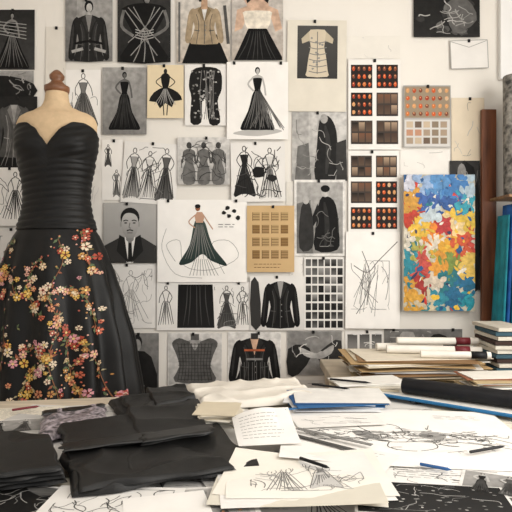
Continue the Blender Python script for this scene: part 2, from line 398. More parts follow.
# row 3
paper(SK,102,140,123,200,.92,lambda a:(croquis(a,.3,.08,.45,.16,.25,4,.6,.3),croquis(a,.7,.5,.95,.16,.25,4,.6,.5)))
def d(a):
    for x in(.2,.48,.78): croquis(a,x,.06+R.uniform(0,.1),.93,.17,.15,7,.7,R.choice([.8,.35,.6]))
    a.up(); scrib(a,18,.3,.6)
paper(SK,123,143,178,204,.88,d,z=1,rot=4)
def d(a):
    a.rect(0,0,1,1,.78,.68)
    for x in(.22,.5,.78):
        a.blob(x,.17,.05,.07,.25); a.poly(prof(x,[(.04,.25),(.12,.32),(.07,.5),(.12,.72),(.1,.98)]),R.choice([.15,.4,.55]),None,3); a.up()
        for s in(-1,1): a.line([(x+s*.1,.32),(x+s*.13,.55)],1.5,.3)
    a.up(); scrib(a,36,.2,.5)
paper(SK,178,138,230,185,.78,d,m_photo,z=2)
def d(a):
    croquis(a,.25,.06,.9,.2,.15,6,.8,.12); croquis(a,.72,.1,.95,.2,.15,6,.8,.8); a.up(2); scrib(a,26,.2,.7); a.blob(.5,.5,.12,.1,.1,9,.3); a.blob(.75,.6,.1,.06,.15,9,.3)
paper(SK,231,143,285,202,.87,d,z=2,rot=-1)
def d(a):
    a.rect(0,0,1,1,.76,.6); a.rect(0,.0,.3,.9,.66); a.poly([(.5,.12),(.62,.05),(.75,.15),(.82,.4),(.78,.98),(.42,.98),(.45,.5)],.12,None,3)
    a.line([(.6,.2),(.66,.5),(.62,.9)],4,.2,taper=True); a.blob(.58,.1,.07,.07,.6); a.poly([(.8,.45),(.98,.4),(1,1),(.8,1)],.2); a.poly([(.1,.5),(.3,.45),(.35,1),(.05,1)],.4); a.up(); scrib(a,14,.55,.6)
paper(PH,292,112,347,181,.8,d,m_photo,z=0)
def d(a):
    a.rect(0,0,1,1,.68,.57); a.poly([(0,.72),(.3,.58),(.5,.64),(.72,.57),(1,.72),(1,1),(0,1)],.2,None,1)
    a.poly([(.4,.57),(.6,.57),(.56,1),(.44,1)],.87); a.poly([(.47,.64),(.53,.64),(.55,.98),(.46,.98)],.1)
    a.poly([(.3,.53),(.4,.58),(.47,1),(.25,.8)],.12); a.poly([(.7,.53),(.6,.58),(.53,1),(.75,.8)],.12)
    a.poly([(.42,.5),(.58,.5),(.57,.62),(.5,.67),(.43,.62)],.5)
    a.blob(.5,.245,.178,.165,.11,22)
    for s in(-1,1): a.blob(.5+s*.17,.36,.02,.045,.58,8,bump=False)
    a.poly([(.345,.3),(.39,.2),(.46,.17),(.56,.18),(.63,.23),(.655,.32),(.635,.47),(.56,.575),(.5,.59),(.44,.575),(.365,.47)],.72,.54,4)
    a.up()
    for s in(-1,1):
        a.line([(.5+s*.035,.3),(.5+s*.08,.288),(.5+s*.125,.305)],1,.15); a.blob(.5+s*.08,.335,.03,.014,.3,8,bump=False)
    a.line([(.5,.33),(.485,.41),(.52,.42)],.8,.38); a.line([(.44,.465),(.5,.45),(.56,.465)],1.2,.2); a.line([(.45,.5),(.55,.5)],.9,.38)
paper('portrait_photograph',104,203,157,263,.87,d,z=1)
def d(a):
    a.up(); a.line([(.2,.75),(.1,.55),(.25,.5),(.3,.8),(.6,.85),(.9,.7),(.8,.5),(.6,.55),(.75,.9)],.5,.55)
    a.line([(.1,.35),(.05,.6),(.2,.9),(.5,.95)],.5,.6); 
    a.poly([(.42,.26),(.52,.26),(.58,.45),(.64,.6),(.78,.8),(.6,.74),(.5,.66),(.38,.76),(.24,.78),(.36,.55)],'#3f4a45','#22302d',4)
    a.poly(prof(.47,[(.03,.15),(.055,.2),(.04,.28)]),'#b9937b'); a.blob(.45,.1,.028,.04,'#8a5a40'); a.blob(.45,.08,.032,.026,.1)
    a.line([(.43,.18),(.35,.27),(.42,.34)],1.1,'#b9937b'); a.line([(.51,.18),(.57,.28),(.62,.36)],1.1,'#b9937b')
    a.up(); folds(a,.47,.3,.04,.72,.2,9,.5,.6); 
    for i in range(9): a.line([(.42+i*.02,.72),(.36+i*.04,.92)],.5,.5)
    for (x,y) in((.78,.1),(.86,.14),(.8,.2),(.9,.22),(.74,.16)): a.blob(x,y,.025,.025,.12,8,.3)
    text(a,.68,.3,.9,2,.03)
paper(SK,158,200,247,282,.93,d,z=2)
def d(a):
    a.up(); 
    for j in range(4):
        for i in range(4):
            x,y=.12+i*.2,.1+j*.19; a.rect(x,y,x+.15,y+.13,R.choice(['#9c7e56','#8a6b43','#ad9166']),bump=False)
            for k in range(3): a.line([(x,y+.03+k*.04),(x+.15,y+.03+k*.04)],.5,'#5d4629',0)
            a.line([(x,y),(x,y+.13)],.5,'#5d4629',0)
    text(a,.15,.88,.85,2,.05,'#5d4629')
paper('kraft_swatch_card',247,206,294,272,'#c4a578',d,z=3)
def d(a):
    a.rect(0,0,1,1,.64,.54); a.poly([(.0,.3),(.3,.25),(.35,1),(0,1)],.42)
    a.poly([(.5,.25),(.68,.2),(.85,.32),(.92,.7),(.88,.95),(.4,.95),(.42,.6)],.07,None,3); a.line([(.6,.28),(.66,.6),(.62,.9)],4,.16,taper=True); a.blob(.62,.14,.09,.07,.7); a.blob(.62,.09,.1,.05,.07); a.poly([(.45,.3),(.3,.55),(.36,.62),(.52,.45)],.1)
    a.poly([(.1,.35),(.28,.3),(.36,.6),(.34,.92),(.06,.92)],.18,None,3); a.blob(.2,.25,.07,.06,.65); a.up(); scrib(a,10,.35,.6,.4,.4,.9,.9)
paper(PH,294,180,345,256,.84,d,m_photo,z=1,border=2.5)
def d(a):
    a.up(); a.line([(.15,.35),(.4,.42),(.6,.3),(.95,.1)],.8,.35); a.line([(.3,.2),(.45,.45),(.35,.7),(.2,.85)],.7,.35)
    for i in range(16): x=R.uniform(.3,.6); a.line([(x,R.uniform(.3,.5)),(x-R.uniform(-.1,.25),R.uniform(.5,.9))],.5,.5)
    scrib(a,16,.5,.5,.1,.3,.8,.8,.4)
paper(SK,345,232,399,328,.92,d,z=2,rot=.5)
def d(a):
    a.rect(0,0,1,1,.2,.12); a.poly([(.2,.1),(.8,.05),(1,.4),(.9,1),(.1,1)],.06,None,2); a.blob(.4,.1,.15,.08,.5); a.up(); scrib(a,8,.5,.8)
paper(PH,449,161,479,290,.2,d,m_photo,z=1)
paper(SK,-8,168,33,226,.9,lambda a:(croquis(a,.6,.08,.9,.3,.2,8,.8),scrib(a,12,.3,.6)),z=2)
paper(SK,-8,228,32,330,.84,lambda a:(scrib(a,22,.4,.6)),z=1)
# row 4
paper(SK,106,264,156,328,.87,lambda a:(a.up(),scrib(a,30,.55,.5),croquis(a,.5,.1,.9,.35,.5,6,.5)),z=0)
def d(a):
    croquis(a,.1,.08,.92,.08,.2,5,.7); a.poly([(.23,.05),(.6,.05),(.62,.95),(.22,.95)],.07,.12,0); a.up(); folds(a,.42,.08,.12,.9,.18,5,.25)
    croquis(a,.75,.08,.95,.1,.2,6,.7,.3); croquis(a,.92,.1,.9,.06,.2,4,.7); scrib(a,14,.4,.5,.62,.1,.98,.9,.2)
paper(SK,157,282,250,330,.88,d,z=1)
def d(a):
    a.rect(0,0,1,1,.88,.8); jacket(a,.56,.1,.95,.3,.08,.16,.6,True,.3); a.poly([(.02,.1),(.16,.12),(.2,.9),(.02,.9)],.2,None,2)
paper(PH,250,276,304,330,.9,d,z=2)
def d(a):
    a.rect(0,0,1,1,.86)
    a.up()
    for j in range(8):
        for i in range(6): a.rect(.04+i*.158,.03+j*.12,.17+i*.158,.125+j*.12,R.choice([.1,.2,.3,.45,.15,.6]),R.choice([.1,.4]),bump=False)
paper('contact_sheet',304,257,344,330,.87,d,z=1)
# row 5
def d(a):
    a.rect(0,0,1,1,.5,.3); a.blob(.4,.15,.15,.12,.15); a.blob(.42,.2,.1,.1,.6); a.poly([(.1,.4),(.4,.3),(.8,.4),(.95,1),(0,1)],.12,None,2); a.up(); a.line([(.35,.4),(.45,.7),(.6,.9)],1.6,.6)
paper(PH,122,333,159,392,.5,d,m_photo,z=0)
def d(a):
    a.rect(0,0,1,1,.77,.68); a.rect(.42,.0,.58,.2,.35)
    a.poly(prof(.5,[(.12,.14),(.3,.08),(.44,.18),(.36,.4),(.3,.65),(.38,.95)]),.34,None,3); a.poly([(.38,.12),(.62,.12),(.5,.34)],.6); a.up()
    for i in range(11): a.line([(.17+i*.066,.18),(.22+i*.056,.6),(.17+i*.066,.93)],.6,.2)
    for i in range(11): a.line([(.18,.2+i*.07),(.82,.2+i*.07)],.5,.2)
paper(PH,168,333,222,385,.8,d,m_photo,z=0,border=1)
def d(a):
    a.rect(0,0,1,1,.82,.76); jacket(a,.5,.1,1.0,.42,.1,.15,'#c9a58b',True,.3); a.up(2)
    a.rect(.3,.32,.7,.36,'#a95a3a'); a.rect(.34,.5,.66,.54,.5,bump=False)
    for i in range(8): a.line([(.22+i*.08,.58),(.22+i*.08,.98)],.7,.35)
    a.rect(.43,.0,.57,.12,.2)
paper(PH,228,332,281,384,.86,d,m_photo,z=0,border=1)
def d(a):
    a.rect(0,0,1,1,.5,.55); a.poly([(0,.4),(.3,.3),(.45,.55),(.2,1),(0,1)],.15,None,2); a.poly([(1,.2),(.75,.3),(.55,.6),(.8,1),(1,1)],.2,None,2)
    a.poly([(.2,.35),(.5,.5),(.62,.45),(.66,.5),(.5,.62),(.3,.55)],.7,None,3); a.poly([(.85,.3),(.6,.5),(.5,.56),(.6,.64),(.82,.5)],.66,None,3); a.up(); scrib(a,10,.75,.6)
paper(PH,287,331,342,375,.6,d,m_photo,z=0,border=1)
def d(a):
    a.up()
    for i in range(3): a.rect(.06+i*.32,.12,.32+i*.32,.85,R.choice([.2,.3,.5]),.6,bump=False)
    a.up(); scrib(a,8,.8,.5)
paper('contact_sheet',345,331,383,358,.88,d,z=0)
paper(PH,384,329,462,356,.3,lambda a:(a.rect(0,0,1,1,.45,.35),a.blob(.3,.4,.12,.3,.6,12,.2),a.blob(.7,.5,.15,.3,.12,12,.2),scrib(a,12,.6,.6)),m_photo,z=0)
paper(SK,286,380,343,420,.84,lambda a:scrib(a,8,.5,.5),z=0,pin=False)
paper(SK,344,360,420,395,.82,lambda a:scrib(a,8,.5,.5),z=0,pin=False)
for (x0,y0,x1,y1) in [(38,120,70,200),(84,150,104,262),(34,170,60,300),(400,150,450,175),(286,182,296,206),(290,256,304,276),(345,36,400,59)]:
    paper('blank_sheet',x0,y0,x1,y1,R.choice(['#dfdad0','#d5d0c6','#e2ded7']),lambda a:(a.up(),scrib(a,4,.7,.4)),z=0,pin=False,tilt=0)
# ---------------- abstract painting
pa=empty('abstract_painting')
px0,py0,px1,py1=401,176,471,310
boxm('canvas',WX(px0),WX(px1),WY-.05,WY-.022,WZ(py1),WZ(py0),m_cream,pa,.003)
seeds=[(407,182,'#c3c3cc'),(420,185,'#8aa2c2'),(436,182,'#4f84b4'),(452,184,'#3570a8'),(466,188,'#9fb2bd'),(408,200,'#c48f36'),(406,218,'#b5341f'),(414,228,'#d9ae38'),
(424,203,'#33599a'),(432,215,'#b8c4c8'),(446,205,'#24508c'),(460,204,'#2d95a6'),(466,222,'#cfac3a'),(428,232,'#d97c20'),(438,228,'#ae2b2a'),(450,224,'#d9bc84'),(405,240,'#cfc6b4'),
(414,247,'#a09a48'),(428,248,'#d4c8b4'),(442,246,'#d29a28'),(457,243,'#c24e24'),(467,246,'#b83a2b'),(408,262,'#237d8b'),(420,265,'#b9483d'),(432,262,'#d29030'),(446,262,'#75893c'),(462,264,'#d2ae50'),
(407,282,'#c48c30'),(418,284,'#9e2a24'),(430,283,'#c9b9a4'),(444,280,'#1c7078'),(456,284,'#146488'),(466,290,'#0f5f7c'),(408,300,'#cc9838'),(422,300,'#c0b294'),(436,299,'#2a8292'),(450,300,'#175e82'),(464,304,'#1b8a98')]
a=Art((0,0,1,1)); a.rect(px0,py0,px1,py1,'#b9b19c')
for k in range(800):
    x,y=R.uniform(px0+1,px1-1),R.uniform(py0+1,py1-1)
    jx,jy=R.gauss(0,3),R.gauss(0,3)
    c=min(seeds,key=lambda s:(s[0]-x+jx)**2+(s[1]-y+jy)**2)[2]
    if R.random()<.09: c=R.choice(['#d8d0c0','#174f7f','#c4341f','#dab038','#1c7078','#20284c'])
    L=R.uniform(2,5.5)*(1 if k>260 else 2);w=L*R.uniform(.25,.75);an=R.uniform(0,6.28);pts=[]
    for i in range(9):
        t=2*math.pi*i/9;X=L*math.cos(t)*R.uniform(.7,1.15);Y=w*math.sin(t)*R.uniform(.7,1.2)
        pts.append((min(px1,max(px0,x+X*math.cos(an)-Y*math.sin(an))),min(py1,max(py0,y+X*math.sin(an)+Y*math.cos(an)))))
    a.l=1+(k*.05); a.poly(pts,c,bump=False)
a.build('brushwork',lambda x,y,l:(WX(x),WY-.0503-l*.0001,WZ(y)),m_paint,pa)
# ================================================================= MANNEQUIN + GOWN
MY=2.43; K=MY/F; MX=(57-256)*K
mz=lambda py:CZ-(py-256)*K
bodyW=[(90,10.5),(100,11.5),(107,14),(111,22),(115,33),(119,38),(125,40),(135,39.5),(150,38.5),(165,35),(185,31),(200,30),(214,32),(230,37),(260,42)]
def bodyR(py):
    w=interp(bodyW,py)*K
    rat=interp([(90,1),(105,1),(113,.5),(125,.52),(150,.66),(200,.74),(260,.8)],py)
    return w,w*rat
df=empty('dress_form')
rs=[(MX,MY,mz(py),*bodyR(py)) for py in [262,250,240,230,222,214,207,200,192,185,175,165,157,150,142,135,130,125,121,118,116,114,112,110,108,105,101,97,93,90]]
rings('torso',rs,m_linen,64,df)
fin=[(93,11.5),(90,12.2),(87,12.2),(86,10),(83,6.5),(81,5),(79,7),(76,7.4),(73,5),(71,3),(70,1)]
rings('neck_finial',[(MX,MY,mz(p),w*K,w*K) for p,w in fin],m_darkwood,32,df)
rings('stand_pole',[(MX,MY,z,.016,.016) for z in (.06,.5,mz(261))],m_metal,20,df)
rings('stand_base',[(MX,MY,z,r,r) for z,r in((0,.17),(.012,.18),(.025,.175),(.035,.1),(.06,.03),(.09,.02))],m_darkwood,40,df)
gw=empty('black_evening_gown')
skW=[(222,34.5),(230,38),(240,44),(255,50),(275,57),(300,64),(350,75),(400,83),(450,90),(520,96)]
def skirt(th,py,off=0):
    w=interp(skW,py)*K; ry=min(w*.78,.29)
    am=max(0,min(1,(py-226)/110.))*.07
    rip=math.sin(th*13+.8*math.sin(py*.012+th*2))*am+math.sin(th*7+1.3)*am*.5
    w=w*(1+rip)+off; ry=ry*(1+rip*.9)+off
    return Vector((MX+w*math.sin(th),MY-ry*math.cos(th),mz(py)))
n=260;pys=[222+i*(515-222)/60. for i in range(61)]
V=[];Fs=[]
for p in pys:
    for i in range(n): V.append(skirt(2*math.pi*i/n,p))
for j in range(60):
    for i in range(n): k=(i+1)%n; Fs.append((j*n+i,j*n+k,(j+1)*n+k,(j+1)*n+i))
mesh('skirt',V,Fs,m_gown,True,gw)
def topedge(th):
    x=abs(math.atan2(math.sin(th),math.cos(th)))
    return interp([(0,150),(.12,143),(.3,133),(.55,127),(.85,127),(1.2,131),(1.6,138),(2.2,147),(3.15,150)],x)
V=[];Fs=[];nb=120;mb=90
for j in range(mb+1):
    for i in range(nb):
        th=2*math.pi*i/nb; te=topedge(th); py=230+(te-230)*j/mb
        w,ry=bodyR(py); x=math.atan2(math.sin(th),math.cos(th))
        off=.007
        cup=sum(math.exp(-((x-s*.62)/.42)**2-((py-147)/15.)**2) for s in(-1,1))
        mid=math.exp(-(x/.13)**2-((py-150)/16)**2)
        off+=.026*cup-.006*mid
        if 164<py<226:
            ph=(py-164)/62*10+ .5*math.sin(x*1.3+.5)
            off+=.0045*abs(math.sin(ph*math.pi))
        else: off+=.0012*math.sin((py)*.9+x*9)
        V.append((MX+(w+off)*math.sin(th),MY-(ry+off)*math.cos(th),mz(py)))
for j in range(mb):
    for i in range(nb): k=(i+1)%nb; Fs.append((j*nb+i,j*nb+k,(j+1)*nb+k,(j+1)*nb+i))
b=mesh('bodice',V,Fs,m_gown,True,gw); so=b.modifiers.new('s','SOLIDIFY'); so.thickness=.003; so.offset=1
# embroidery
a=Art((0,0,1,1))
COR=['#bd6248','#c98662','#a04432','#cf9c8a','#c9ae8a','#b07e46','#a85848','#d6c2a8','#c98c92','#caa24e']
GRN=['#62643c','#7d7044','#8a5138','#5a6a4a','#9c9070','#4c5a3c']
def flower(x,y,r):
    c=R.choice(COR);ph=R.uniform(0,6)
    a.l=2+R.random()*.5
    for k in range(5):
        an=ph+k*1.257; a.poly([(x+math.cos(an+o)*r*q,y+math.sin(an+o)*r*q) for o,q in((0,.15),(-.5,.7),(-.3,1.05),(0,.95),(.3,1.05),(.5,.7))],c,bump=False)
    a.l=3; a.blob(x,y,r*.28,r*.28,R.choice(['#d8bf7a','#6a241a','#d9ccb2']),7,bump=False)
def leaf(x,y,L,an,c):
    a.l=1+R.random()*.5; a.poly([(x,y),(x+math.cos(an-.45)*L*.5,y+math.sin(an-.45)*L*.5),(x+math.cos(an)*L,y+math.sin(an)*L),(x+math.cos(an+.45)*L*.5,y+math.sin(an+.45)*L*.5)],c,bump=False)
branches=[[(70,240),(76,262),(66,290),(76,318),(70,350),(80,385),(76,405)],[(78,320),(95,335),(108,355),(122,388)],[(66,292),(84,286),(98,298),(106,322)],[(70,350),(54,364),(44,388),(50,402)],
 [(86,232),(94,252),(100,274)],[(26,240),(12,262),(14,288),(2,308),(-6,330)],[(12,266),(28,276),(36,292)],[(90,368),(100,384),(104,404)],[(40,350),(55,338),(70,345)],
 [(56,258),(46,276),(50,296),(60,310)],[(60,378),(66,392),(92,400)],[(84,330),(88,352),(92,372)],[(-8,362),(4,376),(10,398)],[(24,320),(30,338),(26,360)]]
for bi,br in enumerate(branches):
    dn=1 if bi<12 else .5
    a.l=0; a.line(br,.7,'#7a4e32',5)
    pts=sm(br,9,False)
    for (x,y) in pts:
        for q in range(2):
            if R.random()<.6*dn: leaf(x+R.uniform(-2,2),y,R.uniform(3,6),R.uniform(0,6.28),R.choice(GRN))
        if R.random()<.5*dn: flower(x+R.uniform(-7,7),y+R.uniform(-5,5),R.uniform(1.6,4.2))
        if R.random()<.6*dn: a.l=2; a.blob(x+R.uniform(-9,9),y+R.uniform(-6,6),.8,.8,R.choice(COR),6,bump=False)
for _ in range(42):
    y=R.uniform(262,402); w=interp(skW,y); x=57+R.uniform(-.85,.85)*w; an=R.uniform(0,6.28)
    if R.random()<.6: flower(x,y,R.uniform(1.2,2.4))
    leaf(x,y,R.uniform(2.5,5),an,R.choice(GRN)); leaf(x,y,R.uniform(2.5,5),an+2,R.choice(GRN))
def smap(x,y,l):
    w=interp(skW,y); t=max(-.97,min(.97,(x-57)/w)); return skirt(math.asin(t),y,.005+l*.0007)
a.build('floral_embroidery',smap,m_thread,gw)
# ================================================================= TABLES
tb=empty('work_table')
prism('tabletop',[(-1.45,.62),(1.3,.62),(1.3,2.12),(.35,2.12),(-1.45,1.84)],TZ-.04,TZ,m_table,tb)
for i,(x,y) in enumerate([(-1.38,.7),(1.23,.7),(-1.38,1.76),(1.23,2.03)]): boxm('leg_%d'%i,x-.03,x+.03,y-.03,y+.03,0,TZ-.04,m_table,tb)
boxm('apron_1',-1.35,1.2,.7,.72,TZ-.12,TZ-.04,m_table,tb)
st=empty('side_table')
boxm('tabletop',.31,1.08,2.13,2.72,TZ-.04,TZ,m_table,st,.004)
for i,(x,y) in enumerate([(.35,2.17),(1.04,2.17),(.35,2.68),(1.04,2.68)]): boxm('leg_%d'%i,x-.02,x+.02,y-.02,y+.02,0,TZ-.04,m_table,st)
U=.003
hz=[.001]
def sheet(name,px,py,w,h,rot,base,draw,mat=None,z=None,curl=0,cc=(1,1),lift=0):
    if z is None: z=hz[0]; hz[0]+=.0007
    c=T(px,py,z); a=Art((0,0,w/U,h/U)); a.grid(14,14,base); draw(a)
    r=math.radians(rot); ux=Vector((math.cos(r),math.sin(r),0)); vy=Vector((math.sin(r),-math.cos(r),0))
    def mp(x,y,l):
        u,v=x*U/w,y*U/h
        e=max(0,(u if cc[0] else 1-u)*.6+(v if cc[1] else 1-v)*.6-.62)
        p=c+ux*(x*U-w/2)+vy*(y*U-h/2); p.z+=l*.00018+curl*e*e*4+.002*abs(math.sin(u*3+v*2))*(curl>0)+lift*v
        return p
    return a.build(name,mp,mat or m_paper,smooth=False)
def sketchy(n=12,c=.35): return lambda a:(a.up(),scrib(a,n,c,.6))
base=[(20,420,.3,.21,12),(60,415,.3,.21,-8),(110,425,.3,.21,20),(15,495,.3,.21,-15),(90,505,.21,.3,8),(140,500,.3,.2,-6),(230,425,.3,.25,5),(270,440,.3,.21,-18),
 (200,480,.3,.21,14),(330,430,.3,.21,-9),(350,500,.3,.21,10),(420,480,.3,.21,-12),(480,460,.35,.21,14),(500,440,.35,.25,-10),(470,500,.3,.21,20),(300,405,.3,.2,-12),(355,404,.3,.2,10),
 (230,505,.3,.21,-4),(400,404,.3,.2,-10),(130,415,.25,.2,5),(440,415,.4,.25,8),(500,420,.35,.25,-5),(5,450,.3,.21,5),(265,470,.3,.21,22),(80,412,.3,.16,9),(10,414,.3,.14,9),(200,408,.3,.13,7),(180,440,.2,.28,30),(35,425,.24,.18,-14),(5,432,.2,.2,25)]
for i,(x,y,w,h,r) in enumerate(base):
    k=i%4
    if k==0: dr=sketchy(18)
    elif k==1: dr=lambda a:(a.up(),text(a,.08,.1,.9,9,.09,.5,.6))
    elif k==2: dr=lambda a:(a.up(),croquis(a,.3,.08,.92,.15,.3,6,.7),croquis(a,.7,.08,.92,.15,.3,6,.7,.6))
    else: dr=lambda a:None
    sheet('loose_sketch_sheet' if k!=1 else 'printed_page',x,y,w,h,r,R.choice([.88,.84,.92,.8,'#ddd5c4',.74]),dr)
def d(a): a.rect(.04,.05,.96,.95,.35,.2); a.poly([(.2,.1),(.5,.3),(.8,.1),(.9,.9),(.1,.9)],.08,None,3); a.up(); scrib(a,30,.5,.6)
def d2(a): a.rect(.05,.05,.95,.95,.6,.5); gown(a,.3,.08,.95,.14,.08,.7); gown(a,.68,.08,.95,.14,.3,.7)
sheet(PH,30,503,.24,.16,-12,.8,d,m_photo)
sheet(PH,12,426,.18,.13,15,.84,d2,m_photo)
sheet(PH,205,503,.2,.15,10,.84,lambda a:(a.rect(.05,.05,.95,.95,.7),thumbs(a,.1,.1,.9,.9,5,4,.6,GR)),m_photo)
sheet('loose_sketch_sheet',110,506,.26,.18,-3,.86,lambda a:(a.up(),scrib(a,40,.35,.6)))
sheet('loose_sketch_sheet',168,512,.16,.16,15,.9,lambda a:None)
def big(a):
    a.up()
    c=.2
    a.line([(.1,.55),(.18,.46),(.28,.43),(.38,.48),(.48,.46),(.6,.43),(.74,.47),(.86,.52),(.95,.62)],1.1,c)
    a.line([(.08,.62),(.2,.63),(.32,.58),(.44,.63),(.56,.61),(.7,.6),(.82,.64),(.92,.7)],1.0,c)
    a.line([(.2,.47),(.14,.42),(.09,.45),(.1,.53),(.17,.56)],1.0,c)
    a.line([(.38,.48),(.33,.36),(.4,.3),(.5,.34),(.52,.45)],.9,c); a.line([(.44,.63),(.43,.72),(.52,.76),(.62,.7),(.62,.6)],.9,c)
    a.poly([(.3,.46),(.38,.49),(.41,.56),(.38,.59),(.32,.55)],.55,None,3); a.poly([(.6,.45),(.67,.46),(.69,.52),(.64,.57),(.58,.53)],.6,None,3)
    a.up()
    for i in range(120): x=R.uniform(.12,.9); y=.54+R.gauss(0,.06); a.line([(x,y),(x+R.uniform(-.05,.06),y+R.uniform(-.04,.04)),(x+R.uniform(-.06,.08),y+R.uniform(-.05,.05))],.7,R.uniform(.2,.6))
    for t in(.05,.08,.1): a.line([(.08,.2+t),(.3,.16+t)],.8,.45)
    text(a,.7,.12,.92,3,.03,.45,.6)
sheet('large_fashion_drawing',400,435,.62,.48,-5,.92,big,curl=.012,cc=(0,1))
sheet('loose_sketch_sheet',505,462,.26,.2,12,.88,lambda a:(a.up(),scrib(a,30,.4,.7)))
sheet('loose_sketch_sheet',455,478,.3,.12,-12,.88,lambda a:(a.up(),scrib(a,26,.4,.6),text(a,.1,.2,.6,5,.1,.5)))
sheet(PH,496,484,.14,.12,-25,.84,d2,m_photo)
def dark(a):
    a.rect(.02,.02,.98,.98,.1,.16); a.up()
    for i in range(60): a.blob(R.uniform(.08,.92),R.uniform(.08,.92),R.uniform(.004,.02),R.uniform(.004,.02),R.choice([.7,.55,.4]),7,.4,bump=False)
    scrib(a,18,.55,.5)
sheet('splatter_print',432,499,.3,.15,-8,.84,dark)
for k in range(4): sheet('sketch_paper',297+k*3,484-k*3,.34,.23,[-5,6,-10,2][k],['#d4cebf',.88,'#e4ded2','#e6e1d7'][k],(lambda a:None) if k<3 else (lambda a:(a.up(),croquis(a,.36,.2,.85,.12,.45,8,.6,None),croquis(a,.6,.15,.8,.1,.45,8,.6,.75),scrib(a,60,.5,.5,.15,.2,.85,.85,.2))),curl=.012,cc=(k%2,0) if k else (1,1))
sheet('loose_sketch_sheet',350,456,.2,.13,-30,.9,lambda a:(a.up(),text(a,.1,.15,.9,6,.13,.5,.6)))
sheet('loose_sketch_sheet',338,421,.25,.1,8,.9,lambda a:(a.up(),scrib(a,10,.5,.6)))
ru=empty('metal_rulers')
m_rul=m_stack
for k,(p,q,cc_) in enumerate([((292,437),(366,456),.3),((297,432),(372,449),.5),((283,414),(352,407),'#2f6494')]):
    A,B=T(*p,.03),T(*q,.03); dd=(B-A); mid=(A+B)/2; an=math.atan2(dd.y,dd.x); ar=Art(); ar.box3((0,0,0),(dd.length,.014,.002),0,cc_)
    o=ar.build('strip_%d'%k,ident,m_stack,ru); o.location=(mid.x,mid.y,TZ+.037+.003*k); o.rotation_euler=(0,0,an)
# ---------------- cloth
def cloth(name,cs,h,mat,base=.0,nx=60,ny=44,wr=.006,ws=14,seed=0,parent=None,aniso=(1,1),edge=.05,wob=.006):
    P=[T(x,y,base+h*.5) for x,y in cs]
    V=[];Fs=[]
    def pos(u,v):
        p=(P[0]*(1-u)+P[1]*u)*(1-v)+(P[3]*(1-u)+P[2]*u)*v
        return Vector((p.x,p.y,0))
    for j in range(ny+1):
        for i in range(nx+1):
            u,v=i/nx,j/ny; p=pos(u,v)
            e=min(u,1-u,v,1-v); s=min(1,e/edge)**.5
            q=Vector((p.x*ws*aniso[0]+seed*7.3,p.y*ws*aniso[1],seed*3.1))
            nz=noise.noise(q)+.35*noise.noise(q*2.3); rid=1-abs(noise.noise(q*.7+Vector((5,2,1))))*3.2
            z=h*s+wr*(nz*.6+max(0,rid)**2*1.5)*s
            p.x+=wob*noise.noise(Vector((v*3,u*3,seed+9)))*2; p.y+=wob*noise.noise(Vector((u*3,seed+2,v*3)))*2
            V.append((p.x,p.y,TZ+base+max(.0005,z)))
    for j in range(ny):
        for i in range(nx): q=j*(nx+1)+i; Fs.append((q,q+nx+1,q+nx+2,q+1))
    nb_=len(V)
    bd=[i for i in range(nx+1)]+[j*(nx+1)+nx for j in range(1,ny+1)]+[ny*(nx+1)+i for i in range(nx-1,-1,-1)]+[j*(nx+1) for j in range(ny-1,0,-1)]
    for i in bd: V.append((V[i][0],V[i][1],TZ+base-.0002))
    L=len(bd)
    for k in range(L): Fs.append((bd[k],bd[(k+1)%L],nb_+(k+1)%L,nb_+k))
    Fs.append(tuple(nb_+k for k in range(L)))
    return mesh(name,V,Fs,mat,True,parent)
B0=.027
g=empty('folded_black_skirt')
E=.018
cloth('body',[(60,432),(206,414),(262,468),(72,495)],.010,m_blackw,B0,110,80,.006,8,1,g,edge=E,wob=.01)
cloth('front_panel',[(64,446),(150,436),(236,468),(80,491)],.007,m_blackw,B0+.011,100,60,.006,7,5,g,edge=E,wob=.01)
cloth('upper_fold',[(60,424),(146,412),(158,440),(64,452)],.008,m_blackw,B0+.016,70,40,.004,9,2,g,edge=.03,wob=.008)
cloth('right_fold',[(128,410),(199,400),(210,432),(140,444)],.009,m_blackw,B0+.020,70,40,.005,9,3,g,edge=.03,wob=.008)
cloth('waistband',[(60,443),(156,432),(159,439),(62,451)],.004,m_black,B0+.030,70,12,.0008,9,4,g,edge=.06)
cloth('waistband_side',[(140,434),(212,424),(214,431),(142,442)],.004,m_black,B0+.034,70,12,.0008,9,4,g,edge=.06)
g=empty('folded_black_trousers')
for k in range(4): cloth('fold_%d'%k,[(-40,436-k*2),(44+k*2,441-k*2),(68-k*2,480-k*4),(-30,492-k*4)],.009,m_blackw,B0+k*.0105,60,40,.003,8,6+k,g,edge=.02)
g=empty('black_scarf')
cloth('lower',[(108,402),(185,391),(206,412),(126,422)],.012,m_blackw,B0,70,44,.007,11,11,g,edge=.03)
cloth('middle',[(118,398),(182,389),(198,404),(132,414)],.010,m_blackw,B0+.013,60,40,.006,11,13,g,edge=.03)
cloth('upper',[(146,390),(184,385),(196,398),(156,405)],.010,m_blackw,B0+.024,50,36,.006,12,12,g,edge=.04)
m_purp=M('patterned_grey_fabric','#857c80',.45,.8,80,.5,120)
g=empty('patterned_pouch'); cloth('pouch_body',[(42,412),(104,404),(108,424),(38,440)],.016,m_purp,B0,60,40,.004,14,21,g,edge=.12)
cloth('zip_band',[(42,411),(104,403),(105,406),(42,415)],.004,m_black,B0+.015,40,8,.001,10,22,g)
cloth('cream_canvas_cloth',[(184,386),(300,381),(318,399),(198,407)],.022,m_cream,.027,90,40,.006,12,31,edge=.05)
